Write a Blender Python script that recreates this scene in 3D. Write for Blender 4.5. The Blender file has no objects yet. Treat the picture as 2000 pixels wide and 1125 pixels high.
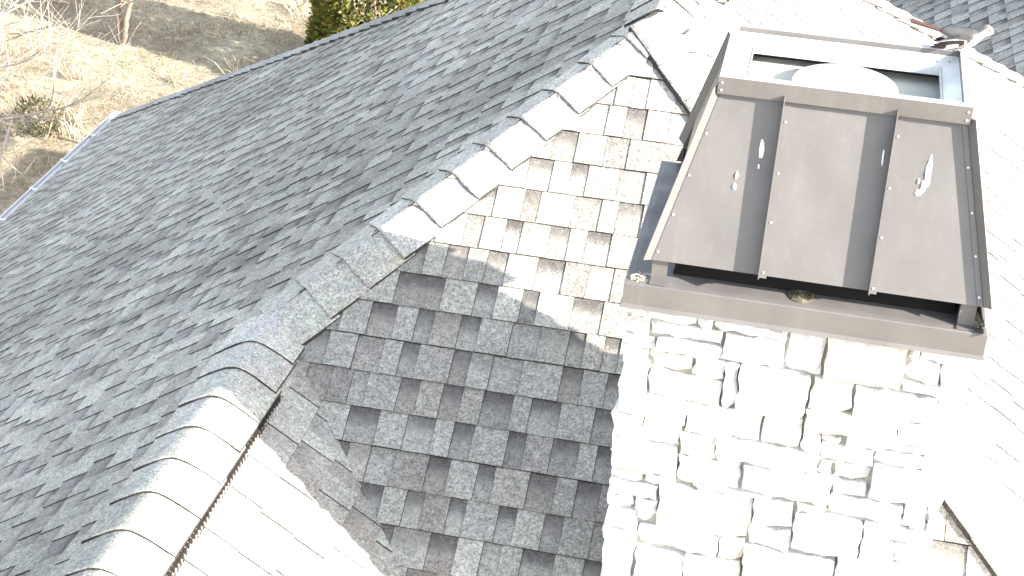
import bpy, bmesh, math, random
from mathutils import Vector, Matrix, noise

# ------------------------------------------------------------------ camera, sky, sun, exposure
scene = bpy.context.scene
H = 8.5                                     # height of the roof peak above the lawn; the peak stands at (0, 0, H)
F_PX, PITCH, ROLL, YAW = 3032.0, 30.7, -2.906, -10.757
CAM = Vector((0.6045, -6.1388, H + 2.2863))
SUN_AZ = Vector((0.952, -0.307, 0)).normalized()
SUN_EL = math.radians(24.5)
SUN_STRENGTH, SKY_STRENGTH, EXPOSURE = 4.5, 0.15, 2.22

p_, r_, w_ = (math.radians(a) for a in (PITCH, ROLL, YAW))
fwd = Vector((math.sin(w_) * math.cos(p_), math.cos(w_) * math.cos(p_), -math.sin(p_)))
rt = Vector((math.cos(w_), -math.sin(w_), 0))
dn = fwd.cross(rt)
rt, dn = math.cos(r_) * rt + math.sin(r_) * dn, -math.sin(r_) * rt + math.cos(r_) * dn
cam_data = bpy.data.cameras.new('camera')
cam_data.sensor_width = 36.0
cam_data.lens = F_PX / 2000.0 * 36.0
cam_data.clip_start, cam_data.clip_end = 0.1, 3000
cam = bpy.data.objects.new('camera', cam_data)
scene.collection.objects.link(cam)
cam.matrix_world = Matrix(((rt.x, -dn.x, -fwd.x, CAM.x), (rt.y, -dn.y, -fwd.y, CAM.y), (rt.z, -dn.z, -fwd.z, CAM.z), (0, 0, 0, 1)))
scene.camera = cam

world = bpy.data.worlds.new('World')
scene.world = world
world.use_nodes = True
wn = world.node_tree.nodes
sky = wn.new('ShaderNodeTexSky')
sky.sky_type = 'NISHITA'
sky.sun_disc = False
sky.sun_elevation = SUN_EL
sky.sun_rotation = math.atan2(SUN_AZ.x, SUN_AZ.y)
sky.altitude = 200
sky.air_density, sky.dust_density, sky.ozone_density = 1.0, 1.2, 0.6
wn['Background'].inputs['Strength'].default_value = SKY_STRENGTH
haze = wn.new('ShaderNodeHueSaturation')       # thin bright winter sky, paler than clear blue
haze.inputs['Saturation'].default_value = 0.56
world.node_tree.links.new(sky.outputs['Color'], haze.inputs['Color'])
world.node_tree.links.new(haze.outputs['Color'], wn['Background'].inputs['Color'])

sun_data = bpy.data.lights.new('sun', 'SUN')
sun_data.energy = SUN_STRENGTH
sun_data.angle = math.radians(0.53)
sun_data.color = (1.0, 0.945, 0.86)
sun = bpy.data.objects.new('sun', sun_data)
scene.collection.objects.link(sun)
to_sun = Vector((SUN_AZ.x * math.cos(SUN_EL), SUN_AZ.y * math.cos(SUN_EL), math.sin(SUN_EL)))
sun.rotation_euler = to_sun.to_track_quat('Z', 'Y').to_euler()
sun.location = (20, -8, 30)

vs = scene.view_settings
vs.view_transform = 'Standard'
vs.look = 'None'
vs.gamma = 1.0
vs.exposure = EXPOSURE
vs.use_curve_mapping = False

rnd = random.Random(11)
COL = scene.collection.objects


# ------------------------------------------------------------------ helpers
def link(name, data, parent=None, label=None, cat=None, group=None, kind=None):
    o = bpy.data.objects.new(name, data)
    COL.link(o)
    if parent is not None:
        o.parent = parent
    for k, v in (('label', label), ('category', cat), ('group', group), ('kind', kind)):
        if v:
            o[k] = v
    return o


def mesh(name, verts, faces, mat, smooth=False):
    me = bpy.data.meshes.new(name)
    me.from_pydata([tuple(v) for v in verts], [], faces)
    me.validate()
    if smooth:
        me.polygons.foreach_set('use_smooth', [True] * len(me.polygons))
    if mat:
        me.materials.append(mat)
    return me


class MB:
    """collects shapes into one mesh"""
    def __init__(self):
        self.v, self.f = [], []

    def add(self, vs_, fs_):
        b = len(self.v)
        self.v += [Vector(v) for v in vs_]
        self.f += [tuple(b + i for i in f) for f in fs_]

    def hexa(self, p):                       # 8 corners: bottom 0-3, top 4-7, counter-clockwise from above
        self.add(p, [(3, 2, 1, 0), (4, 5, 6, 7), (0, 1, 5, 4), (1, 2, 6, 5), (2, 3, 7, 6), (3, 0, 4, 7)])

    def box(self, x0, x1, y0, y1, z0, z1):
        self.hexa([(x0, y0, z0), (x1, y0, z0), (x1, y1, z0), (x0, y1, z0), (x0, y0, z1), (x1, y0, z1), (x1, y1, z1), (x0, y1, z1)])

    def slab(self, quad, thick):             # quad of 4 points, extruded along minus its normal
        q = [Vector(p) for p in quad]
        n = (q[1] - q[0]).cross(q[3] - q[0]).normalized() * thick
        self.hexa([a - n for a in q] + q)

    def tube(self, pts, radii, sides=6, cap=True):
        rings, up = [], Vector((0.13, 0.29, 0.95))
        for i, p in enumerate(pts):
            a, b = Vector(pts[max(i - 1, 0)]), Vector(pts[min(i + 1, len(pts) - 1)])
            d = (b - a).normalized()
            s = d.cross(up)
            if s.length < 1e-3:
                s = d.cross(Vector((1, 0, 0)))
            s.normalize()
            t = s.cross(d)
            rings.append([Vector(p) + (s * math.cos(k * math.tau / sides) + t * math.sin(k * math.tau / sides)) * radii[i] for k in range(sides)])
        vs_ = [v for r in rings for v in r]
        fs_ = []
        for i in range(len(rings) - 1):
            for k in range(sides):
                k2 = (k + 1) % sides
                fs_.append((i * sides + k, i * sides + k2, (i + 1) * sides + k2, (i + 1) * sides + k))
        if cap:
            fs_.append(tuple(range(sides - 1, -1, -1)))
            fs_.append(tuple((len(rings) - 1) * sides + k for k in range(sides)))
        self.add(vs_, fs_)

    def build(self, name, mat, parent=None, smooth=False, bevel=0, **kw):
        me = mesh(name, self.v, self.f, mat, smooth)
        if bevel:
            bm = bmesh.new()
            bm.from_mesh(me)
            bmesh.ops.bevel(bm, geom=bm.edges[:], offset=bevel, segments=2, affect='EDGES', profile=0.6)
            bm.to_mesh(me)
            bm.free()
        return link(name, me, parent, **kw)


def up(p):
    return Vector((p[0], p[1], p[2] + H))


# ------------------------------------------------------------------ materials
def new_mat(name, rough=0.85, spec=0.3):
    m = bpy.data.materials.new(name)
    m.use_nodes = True
    b = m.node_tree.nodes['Principled BSDF']
    b.inputs['Roughness'].default_value = rough
    b.inputs['Specular IOR Level'].default_value = spec
    return m, m.node_tree.nodes, m.node_tree.links, b


def nd(N, kind, **kw):
    n = N.new(kind)
    for k, v in kw.items():
        setattr(n, k, v)
    return n


def math_(N, L, op, a, b=None, c=None, clamp=False):
    n = nd(N, 'ShaderNodeMath', operation=op, use_clamp=clamp)
    for i, x in enumerate((a, b, c)):
        if x is None:
            continue
        if isinstance(x, (int, float)):
            n.inputs[i].default_value = x
        else:
            L.new(x, n.inputs[i])
    return n.outputs[0]


def maprange(N, L, x, a, b, c, d, smooth=False):
    n = nd(N, 'ShaderNodeMapRange')
    if smooth:
        n.interpolation_type = 'SMOOTHSTEP'
    L.new(x, n.inputs[0])
    for i, v in zip((1, 2, 3, 4), (a, b, c, d)):
        n.inputs[i].default_value = v
    return n.outputs[0]


def noise_(N, L, scale, detail=2.0, rough=0.5, vec=None):
    n = nd(N, 'ShaderNodeTexNoise')
    n.inputs['Scale'].default_value = scale
    n.inputs['Detail'].default_value = detail
    n.inputs['Roughness'].default_value = rough
    if vec is not None:
        L.new(vec, n.inputs['Vector'])
    return n.outputs['Fac']


def mixc(N, L, fac, a, b, blend='MIX'):
    n = nd(N, 'ShaderNodeMix', data_type='RGBA', blend_type=blend)
    for sock, x in ((n.inputs[0], fac), (n.inputs[6], a), (n.inputs[7], b)):
        if isinstance(x, (int, float)):
            sock.default_value = x
        elif isinstance(x, tuple):
            sock.default_value = (*x, 1)
        else:
            L.new(x, sock)
    return n.outputs[2]


def bump(N, L, b, height, strength, dist):
    n = nd(N, 'ShaderNodeBump')
    n.inputs['Strength'].default_value = strength
    n.inputs['Distance'].default_value = dist
    L.new(height, n.inputs['Height'])
    L.new(n.outputs[0], b.inputs['Normal'])


def worldpos(N):
    return nd(N, 'ShaderNodeNewGeometry').outputs['Position']


def simple_mat(name, col, rough=0.8, spec=0.3, var=0.15, scale=8.0, metal=0.0, fine=0.0):
    m, N, L, b = new_mat(name, rough, spec)
    pos = worldpos(N)
    v = maprange(N, L, noise_(N, L, scale, 4, 0.6, pos), 0.3, 0.7, 1 - var, 1 + var)
    if fine:
        v = math_(N, L, 'MULTIPLY', v, maprange(N, L, noise_(N, L, scale * 25, 2, 0.5, pos), 0.3, 0.7, 1 - fine, 1 + fine))
    L.new(mixc(N, L, 1.0, col, v, 'MULTIPLY'), b.inputs['Base Color'])
    b.inputs['Metallic'].default_value = metal
    return m


def shingle_material(name):
    """granule-coated asphalt; the face attribute 'col' carries each tab's own blend, its alpha the darker printed band"""
    m, N, L, b = new_mat(name, 0.93, 0.18)
    pos = worldpos(N)
    at = nd(N, 'ShaderNodeAttribute', attribute_name='col')
    uv = nd(N, 'ShaderNodeUVMap')
    sep = nd(N, 'ShaderNodeSeparateXYZ')
    L.new(uv.outputs[0], sep.inputs[0])
    g1 = noise_(N, L, 115, 3, 0.75, pos)
    g2 = noise_(N, L, 40, 2, 0.6, pos)
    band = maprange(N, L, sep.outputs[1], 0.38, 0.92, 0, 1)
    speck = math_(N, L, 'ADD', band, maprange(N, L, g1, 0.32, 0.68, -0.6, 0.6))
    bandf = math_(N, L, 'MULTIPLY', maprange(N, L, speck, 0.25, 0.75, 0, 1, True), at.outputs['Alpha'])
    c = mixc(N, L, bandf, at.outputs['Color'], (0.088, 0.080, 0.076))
    gr = maprange(N, L, g1, 0.32, 0.68, 0.45, 1.55)
    gr = math_(N, L, 'MULTIPLY', gr, maprange(N, L, g2, 0.3, 0.7, 0.80, 1.20))
    stain = maprange(N, L, noise_(N, L, 0.55, 5, 0.65, pos), 0.36, 0.62, 0.80, 1.20)
    gr = math_(N, L, 'MULTIPLY', gr, stain)
    sp = nd(N, 'ShaderNodeSeparateXYZ')       # one dark run-off streak down the left slope
    L.new(pos, sp.inputs[0])
    off = math_(N, L, 'ADD', sp.outputs[1], maprange(N, L, noise_(N, L, 3.0, 3, 0.6, pos), 0.3, 0.7, 0.01, 0.31))
    across = maprange(N, L, math_(N, L, 'ABSOLUTE', off), 0.03, 0.17, 1, 0, True)
    along = math_(N, L, 'MULTIPLY', maprange(N, L, sp.outputs[0], -0.95, -1.5, 0, 1, True), maprange(N, L, sp.outputs[0], -3.6, -2.3, 0, 1, True))
    streak = math_(N, L, 'MULTIPLY', math_(N, L, 'MULTIPLY', across, along), maprange(N, L, g2, 0.25, 0.7, 0.15, 0.55))
    gr = math_(N, L, 'MULTIPLY', gr, math_(N, L, 'SUBTRACT', 1.0, streak))
    c = mixc(N, L, 1.0, c, gr, 'MULTIPLY')
    L.new(c, b.inputs['Base Color'])
    bump(N, L, b, g1, 0.5, 0.004)
    return m


M = {}
M['shingle'] = shingle_material('asphalt_shingle')
M['asphalt_edge'] = simple_mat('asphalt_edge', (0.035, 0.034, 0.036), 0.95)
M['deck'] = simple_mat('felt_underlay', (0.03, 0.03, 0.03), 0.95)
M['vent'] = simple_mat('dark_vent_plastic', (0.032, 0.027, 0.024), 0.7)
M['white_metal'] = simple_mat('white_painted_aluminium', (0.84, 0.84, 0.83), 0.45, 0.5, 0.05)
M['wall'] = simple_mat('house_wall', (0.42, 0.38, 0.33), 0.9)
M['galv'] = simple_mat('galvanised_sheet', (0.62, 0.63, 0.62), 0.42, 0.5, 0.12, 9, 0.25)
M['pale_sheet'] = simple_mat('pale_dusty_sheet', (0.40, 0.41, 0.365), 0.7, 0.3, 0.10, 9)
M['light_block'] = simple_mat('light_block_black', (0.012, 0.011, 0.011), 0.9, 0.1)  # near-black for the added light-blocking box inside the shroud
M['lip'] = simple_mat('folded_metal_edge', (0.34, 0.325, 0.33), 0.4, 0.5, 0.06, 12)
M['screw'] = simple_mat('screw_head', (0.62, 0.60, 0.58), 0.3, 0.6, 0.05, 8, 0.2)
M['mortar'] = simple_mat('mortar', (0.33, 0.315, 0.295), 0.95, 0.1, 0.25, 30)
M['dropping'] = simple_mat('bird_dropping', (0.80, 0.80, 0.78), 0.8, 0.2, 0.1, 60)
M['debris'] = simple_mat('nest_debris', (0.52, 0.45, 0.33), 0.95, 0.1, 0.4, 90)
M['nest'] = simple_mat('wasp_paper', (0.10, 0.088, 0.06), 0.95, 0.1, 0.4, 120)


def metal_material():
    m, N, L, b = new_mat('bronze_painted_sheet', 0.42, 0.45)
    pos = worldpos(N)
    d = maprange(N, L, noise_(N, L, 5, 5, 0.6, pos), 0.35, 0.75, 0.0, 0.22)
    d2 = maprange(N, L, noise_(N, L, 60, 3, 0.6, pos), 0.55, 0.8, 0.0, 0.25)
    c = mixc(N, L, math_(N, L, 'ADD', d, d2), (0.112, 0.104, 0.100), (0.17, 0.162, 0.152))
    mp = nd(N, 'ShaderNodeMapping')
    mp.inputs['Scale'].default_value = (46, 46, 1.6)
    L.new(pos, mp.inputs['Vector'])
    streak = maprange(N, L, noise_(N, L, 1.0, 4, 0.6, mp.outputs[0]), 0.52, 0.78, 0.0, 0.16)
    c = mixc(N, L, streak, c, (0.20, 0.19, 0.18))
    L.new(c, b.inputs['Base Color'])
    L.new(maprange(N, L, noise_(N, L, 14, 4, 0.6, pos), 0.3, 0.7, 0.36, 0.55), b.inputs['Roughness'])
    bump(N, L, b, noise_(N, L, 5.0, 1, 0.4, pos), 0.5, 0.025)
    return m


M['metal'] = metal_material()


def stone_material():
    m, N, L, b = new_mat('split_limestone', 0.9, 0.2)
    pos = worldpos(N)
    at = nd(N, 'ShaderNodeAttribute', attribute_name='col')
    tan = maprange(N, L, noise_(N, L, 9, 5, 0.65, pos), 0.57, 0.74, 0.0, 0.75, True)
    c = mixc(N, L, tan, at.outputs['Color'], (0.46, 0.38, 0.26))
    pit = maprange(N, L, noise_(N, L, 26, 5, 0.7, pos), 0.60, 0.74, 0.0, 0.6, True)
    c = mixc(N, L, pit, c, (0.24, 0.19, 0.13))
    gr = maprange(N, L, noise_(N, L, 140, 3, 0.6, pos), 0.3, 0.7, 0.85, 1.15)
    L.new(mixc(N, L, 1.0, c, gr, 'MULTIPLY'), b.inputs['Base Color'])
    h = math_(N, L, 'ADD', noise_(N, L, 34, 6, 0.7, pos), math_(N, L, 'MULTIPLY', noise_(N, L, 10, 3, 0.6, pos), 1.2))
    bump(N, L, b, h, 0.55, 0.02)
    return m


M['stone'] = stone_material()


def ground_material():
    m, N, L, b = new_mat('dry_lawn', 0.97, 0.05)
    pos = worldpos(N)
    c = mixc(N, L, maprange(N, L, noise_(N, L, 0.55, 6, 0.7, pos), 0.38, 0.62, 0, 1), (0.26, 0.215, 0.155), (0.42, 0.37, 0.27))
    c = mixc(N, L, maprange(N, L, noise_(N, L, 0.32, 5, 0.7, pos), 0.58, 0.70, 0, 0.6), c, (0.13, 0.12, 0.05))
    c = mixc(N, L, maprange(N, L, noise_(N, L, 9, 6, 0.75, pos), 0.30, 0.70, 0, 1), mixc(N, L, 1.0, c, (0.55, 0.5, 0.45), 'MULTIPLY'), mixc(N, L, 1.0, c, (1.3, 1.3, 1.3), 'MULTIPLY'))
    L.new(c, b.inputs['Base Color'])
    bump(N, L, b, noise_(N, L, 14, 5, 0.7, pos), 0.8, 0.08)
    return m


M['ground'] = ground_material()


def attr_material(name, rough=0.9, trans=0.0):
    m, N, L, b = new_mat(name, rough, 0.15)
    at = nd(N, 'ShaderNodeAttribute', attribute_name='col')
    L.new(at.outputs['Color'], b.inputs['Base Color'])
    if trans:
        t = nd(N, 'ShaderNodeBsdfTranslucent')
        L.new(at.outputs['Color'], t.inputs['Color'])
        mx = nd(N, 'ShaderNodeMixShader')
        mx.inputs[0].default_value = trans
        L.new(b.outputs[0], mx.inputs[1])
        L.new(t.outputs[0], mx.inputs[2])
        L.new(mx.outputs[0], N['Material Output'].inputs['Surface'])
    return m


M['leaf'] = attr_material('evergreen_spray', 0.8, 0.25)
M['straw'] = attr_material('straw_blade', 0.9, 0.2)
M['bark_pale'] = simple_mat('pale_bark', (0.40, 0.34, 0.29), 0.9, 0.1, 0.25, 12)
M['bark_grey'] = simple_mat('grey_bark', (0.25, 0.20, 0.16), 0.9, 0.1, 0.25, 12)
M['feather'] = attr_material('feathers', 0.75)
M['beak'] = simple_mat('beak_and_leg', (0.05, 0.045, 0.04), 0.5)


def face_cols(me, cols):
    a = me.attributes.new('col', 'FLOAT_COLOR', 'FACE')
    a.data.foreach_set('color', [x for c in cols for x in (c if len(c) == 4 else (*c, 0.0))])


# ------------------------------------------------------------------ the ground
def ground():
    n, v, f = 60, [], []
    for j in range(n + 1):
        for i in range(n + 1):
            sx, sy = (i / n * 2 - 1), (j / n * 2 - 1)
            x, y = math.copysign(abs(sx) ** 2.6, sx) * 900 - 8, math.copysign(abs(sy) ** 2.6, sy) * 900 + 14
            z = 0.06 * noise.noise((x * 0.35, y * 0.35, 1.3)) if abs(x) + abs(y) < 80 else 0.0
            v.append((x, y, z - 0.03))
    for j in range(n):
        for i in range(n):
            a = j * (n + 1) + i
            f.append((a, a + 1, a + n + 2, a + n + 1))
    link('ground', mesh('ground', v, f, M['ground'], True), kind='structure')


ground()

# ------------------------------------------------------------------ the house and its roof
T = 0.75                                     # 9 in 12 pitch
CS, SN = 0.8, 0.6
EXPO = 0.1425                                # shingle exposure
XW = -1.26                                   # ridge of the lower wing
ZW = T * XW
YH = 1.62                                    # back end of the main ridge
XE = 6.6                                     # eave distance from the ridge
house = link('house', None, None, 'grey shingled house with hipped roof and pale stone chimney', 'house')

PLANES = {   # point on the plane, direction along the courses, direction up the slope, outline in plan (x, y)
    'left':  ((0, 0, 0), (0, -1, 0), (CS, 0, SN), [(-XE, -5.6), (XW, -5.6), (XW, XW), (0, 0), (0, YH), (-XE, YH + XE)]),
    'front': ((0, 0, 0), (1, 0, 0), (0, CS, SN), [(0, 0), (XW, XW), (2.3, -4.82), (4.82, -4.82)]),
    'wing':  ((XW, 0, ZW), (0, 1, 0), (-CS, 0, SN), [(XW, XW), (XW, -5.6), (3.08, -5.6)]),
    'right': ((0, 0, 0), (0, 1, 0), (-CS, 0, SN), [(0, 0), (4.8, -4.8), (4.8, YH + 4.8), (0, YH)]),
    'back':  ((0, YH, 0), (-1, 0, 0), (0, -CS, SN), [(0, YH), (3.2, YH + 3.2), (-1.5, YH + 3.2), (-1.5, YH + 1.5)]),
    'far':   ((1.99, 5.27, -1.78), (0, -1, 0), (CS, 0, SN), [(2.2, 3.9), (0.9, 5.2), (0.9, 10.0), (3.6, 10.0), (3.6, 3.9)]),
}
CHIM = (0.225, 1.187, -2.312, -1.567)         # x0 x1 y0 y1 of the chimney
PALETTE = [((0.322, 0.310, 0.272), 6), ((0.285, 0.273, 0.243), 4), ((0.244, 0.225, 0.200), 3), ((0.300, 0.277, 0.240), 2)]
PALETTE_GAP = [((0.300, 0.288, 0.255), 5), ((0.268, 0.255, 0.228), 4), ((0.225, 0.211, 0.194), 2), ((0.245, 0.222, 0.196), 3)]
POOL = [c for c, k in PALETTE for _ in range(k)]
POOL_GAP = [c for c, k in PALETTE_GAP for _ in range(k)]


def clip(poly, x0, x1, y0, y1):
    for ax, lim, sg in ((0, x0, 1), (0, x1, -1), (1, y0, 1), (1, y1, -1)):
        out = []
        for i, p in enumerate(poly):
            q = poly[i - 1]
            a, b = (p[ax] - lim) * sg, (q[ax] - lim) * sg
            if (a >= 0) != (b >= 0):
                t = b / (b - a)
                out.append((q[0] + (p[0] - q[0]) * t, q[1] + (p[1] - q[1]) * t))
            if a >= 0:
                out.append(p)
        poly = out
        if len(poly) < 3:
            return []
    return poly


def poly_area(p):
    return 0.5 * sum(p[i - 1][0] * p[i][1] - p[i][0] * p[i - 1][1] for i in range(len(p)))


def to_px(P):
    q = P - CAM
    z = q.dot(fwd)
    if z < 0.3:
        return None
    return (1000 + F_PX * q.dot(rt) / z, 562.5 + F_PX * q.dot(dn) / z)


def behind_chimney(P):
    """true where the chimney or its shroud hides the point"""
    d = P - CAM
    for t in [i / 60 for i in range(30, 60)]:
        q = CAM + d * t
        if CHIM[0] - .02 < q.x < CHIM[1] + .02 and CHIM[2] - .03 < q.y < CHIM[3] + .03 and q.z < H + 0.1:
            return True
        if .4 < q.x < 1.07 and -2.2 < q.y < -1.75 and q.z < H + 0.65:
            return True
    return False


def shingles():
    cells = []
    for name, (o, u, v, plan) in PLANES.items():
        o, u, v = Vector(o), Vector(u), Vector(v)
        n = u.cross(v)
        pts = []
        for x, y in plan:
            z = o.z - (n.x * (x - o.x) + n.y * (y - o.y)) / n.z
            d = Vector((x, y, z)) - o
            pts.append((d.dot(u), d.dot(v)))
        if poly_area(pts) < 0:
            pts.reverse()
        umin, umax = min(p[0] for p in pts), max(p[0] for p in pts)
        vmin, vmax = min(p[1] for p in pts), max(p[1] for p in pts)
        phase = -0.176 if name == 'front' else -0.05
        k = math.floor((vmin - phase) / EXPO)
        R = random.Random(hash(name) % 1 + len(name) * 7 + 3)
        while phase + k * EXPO < vmax:
            vb = phase + k * EXPO
            x = umin - R.uniform(0, 0.3)
            tooth = R.random() < 0.5
            tone = R.choice(POOL)
            warp = R.uniform(-0.0025, 0.0025)
            while x < umax:
                w = R.uniform(0.065, 0.14) if tooth else R.uniform(0.06, 0.125)
                if R.random() < 0.05:
                    w += 0.08
                c = clip(pts, x + 0.0007, x + w - 0.0007, vb + warp, vb + EXPO + warp)
                if c and abs(poly_area(c)) > 2e-4:
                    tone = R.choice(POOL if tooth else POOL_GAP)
                    glare_tint = name in ('wing', 'right')          # glare painted into the sun-facing slopes: paler tabs, weaker bands
                    s = R.uniform(0.88, 1.12) * (1.18 if glare_tint else 1.0)
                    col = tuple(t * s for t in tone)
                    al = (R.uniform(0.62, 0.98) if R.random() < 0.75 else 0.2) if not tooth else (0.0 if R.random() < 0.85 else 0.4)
                    al *= 0.35 if glare_tint else 1.0
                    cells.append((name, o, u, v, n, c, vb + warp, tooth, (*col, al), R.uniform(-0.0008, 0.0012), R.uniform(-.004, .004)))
                x += w
                tooth = not tooth
            k += 1

    def geo(cell):
        name, o, u, v, n, c, vb, tooth, col, dh, tilt = cell
        um = sum(p[0] for p in c) / len(c)
        tops, bots = [], []
        for a, b in c:
            t = (b - vb) / EXPO
            h = 0.002 + 0.0085 * (1 - t) + (0.0040 if tooth else 0.0) + dh + tilt * (a - um)
            base = o + u * a + v * b
            tops.append(up(base + n * h))
            bots.append(up(base - n * 0.004))
        k_ = len(c)
        faces = [tuple(range(k_))] + [(i, k_ + i, k_ + (i + 1) % k_, (i + 1) % k_) for i in range(k_)]
        cols = [col] + [(0.075, 0.070, 0.068, 0.0)] * k_
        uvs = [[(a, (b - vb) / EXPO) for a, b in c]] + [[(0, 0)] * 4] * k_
        return tops + bots, faces, cols, uvs

    def finish(me, cols, uvs):
        face_cols(me, cols)
        uvl = me.uv_layers.new(name='UVMap')
        uvl.data.foreach_set('uv', [x for f in uvs for p in f for x in p])

    # the 300 tabs that show largest in the picture become parts of their own
    ranked = []
    for i, cell in enumerate(cells):
        name, o, u, v, n, c, vb = cell[:7]
        cen = up(o + u * (sum(p[0] for p in c) / len(c)) + v * (sum(p[1] for p in c) / len(c)))
        px = to_px(cen)
        if not px or not (-5 < px[0] < 2005 and -5 < px[1] < 1130):
            continue
        if name in ('back',):
            continue
        q = [to_px(up(o + u * a + v * b)) for a, b in c]
        if None in q:
            continue
        ar = abs(poly_area([(min(max(a, 0), 2000), min(max(b, 0), 1125)) for a, b in q]))
        if name == 'wing' and (cen.z - H) < T * cen.y - 0.02:
            continue
        if ar > 600 and not behind_chimney(cen):
            ranked.append((ar, i))
    ranked.sort(reverse=True)
    chosen = set(i for _, i in ranked[:300])
    mv, mf, mc, mu = [], [], [], []
    for i, cell in enumerate(cells):
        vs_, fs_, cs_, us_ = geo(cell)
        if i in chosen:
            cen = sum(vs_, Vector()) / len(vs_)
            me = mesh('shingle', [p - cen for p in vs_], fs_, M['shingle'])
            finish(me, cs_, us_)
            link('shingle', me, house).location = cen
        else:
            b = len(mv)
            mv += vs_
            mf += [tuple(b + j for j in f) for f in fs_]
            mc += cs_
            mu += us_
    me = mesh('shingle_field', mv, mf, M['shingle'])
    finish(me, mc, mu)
    link('shingle_field', me, house, kind='stuff')


def decks():
    for name, (o, u, v, plan) in PLANES.items():
        o, u, v = Vector(o), Vector(u), Vector(v)
        n = u.cross(v)
        pts = []
        for x, y in plan:
            z = o.z - (n.x * (x - o.x) + n.y * (y - o.y)) / n.z
            pts.append(up(Vector((x, y, z)) - n * 0.006))
        k = len(pts)
        low = [p - Vector((0, 0, 0.12)) for p in pts]
        fs_ = [tuple(range(k)), tuple(range(2 * k - 1, k - 1, -1))] + [(i, (i + 1) % k, k + (i + 1) % k, k + i) for i in range(k)]
        link('roof_deck', mesh('roof_deck', pts + low, fs_, M['deck']), house)


decks()
shingles()


def cap_run(p0, p1, nl, nr, hw=0.15, expo=0.186, lift=0.0, r=0.024, seed=1, start=0.0, name='hip_cap', skip=0, tones=None, th=0.011):
    """folded cap shingles from the upper end p0 to the lower end p1; nl, nr: normals of the two slopes"""
    R = random.Random(seed)
    p0, p1 = Vector(p0), Vector(p1)
    d = (p1 - p0).normalized()
    b = (Vector(nl).normalized() + Vector(nr).normalized()).normalized()
    b = (b - d * b.dot(d)).normalized()
    l = d.cross(b)
    cosf = Vector(nl).normalized().dot(b)
    tanf = math.sqrt(max(0, 1 - cosf * cosf)) / cosf
    hw0, hw1 = hw if isinstance(hw, tuple) else (hw, hw)
    prof = [-1, -0.72, -0.45, -0.25, -0.1, 0, 0.1, 0.25, 0.45, 0.72, 1]
    total = (p1 - p0).length
    count = int((total - start) / expo)
    for i in range(skip, count):
        s0 = start + i * expo
        col = R.choice(tones or [(0.385, 0.372, 0.335), (0.350, 0.335, 0.298), (0.40, 0.388, 0.352), (0.365, 0.350, 0.315)])
        sh, sk = R.uniform(-.006, .006), R.uniform(-.008, .008)
        vs_, fs_, cols, uvs = [], [], [], []
        X = (hw0 + (hw1 - hw0) * i / max(1, count - 1)) * cosf
        wv = [R.gauss(0, .0014) for _ in prof]
        s0 += R.uniform(-.006, .006)
        rows = [(s0 - 0.04, 0.003), (s0 + expo * 0.5, 0.010), (s0 + expo * 0.93, 0.0155), (s0 + expo, 0.0135)]
        k = len(prof)
        for s, hh in rows:
            for a in prof:
                x = a * X + sh
                z = -tanf * (math.sqrt(x * x + r * r) - r * 0.45) + lift + hh + 0.006 + wv[prof.index(a)] * hh / .0135
                vs_.append(up(p0 + d * (s + sk * a + wv[prof.index(a)] * 1.2) + l * x + b * z))
        for j in range(len(rows) - 1):
            for q in range(k - 1):
                fs_.append((j * k + q, (j + 1) * k + q, (j + 1) * k + q + 1, j * k + q + 1))
                cols.append((*[c * R.uniform(.97, 1.03) for c in col], 0.0))
        nb = len(vs_)
        vs_ += [v - b * th for v in vs_[:nb]]
        e = len(rows) - 1
        for q in range(k - 1):
            fs_.append((e * k + q, nb + e * k + q, nb + e * k + q + 1, e * k + q + 1))
            cols.append((0.05, 0.046, 0.043, 0))
        for q in (0, k - 1):
            for j in range(e):
                f_ = (j * k + q, nb + j * k + q, nb + (j + 1) * k + q, (j + 1) * k + q)
                fs_.append(f_ if q == 0 else f_[::-1])
                cols.append((0.05, 0.046, 0.043, 0))
        cen = sum(vs_, Vector()) / len(vs_)
        me = mesh(name, [v - cen for v in vs_], fs_, M['shingle'])
        face_cols(me, cols)
        me.uv_layers.new(name='UVMap')
        for pl in me.polygons[:(len(rows) - 1) * (k - 1)]:
            pl.use_smooth = True
        link(name, me, house).location = cen


nA, nB, nC, nF = Vector((-SN, 0, CS)), Vector((0, -SN, CS)), Vector((SN, 0, CS)), Vector((0, SN, CS))
# wing ridge (on its vent), left hip, right hip, main ridge, two hips at the back
cap_run((XW, -1.30, ZW), (XW, -4.9, ZW), nC, nA, hw=0.196, lift=0.030, r=0.06, seed=5, name='ridge_cap', expo=0.19)
cap_run((0, 0, 0), (XW - .03, XW - .03, ZW - .0225), nB, nA, hw=(0.142, 0.190), seed=2, start=0.0, th=0.018)
cap_run((0, 0, 0), (4.2, -4.2, -3.15), nC, nB, seed=3, start=0.05, lift=0.014, th=0.026)
cap_run((0, YH + .02, 0), (0, -0.03, 0), nC, nA, seed=4, name='ridge_cap', lift=0.010, expo=0.183, hw=0.17)
cap_run((0, YH, 0), (-XE, YH + XE, -T * XE), nA, nF, seed=6, lift=0.004, tones=[(.27, .265, .25), (.30, .295, .28)])
cap_run((0, YH, 0), (4.2, YH + 4.2, -T * 4.2), nF, nC, seed=7, lift=0.004)


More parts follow.
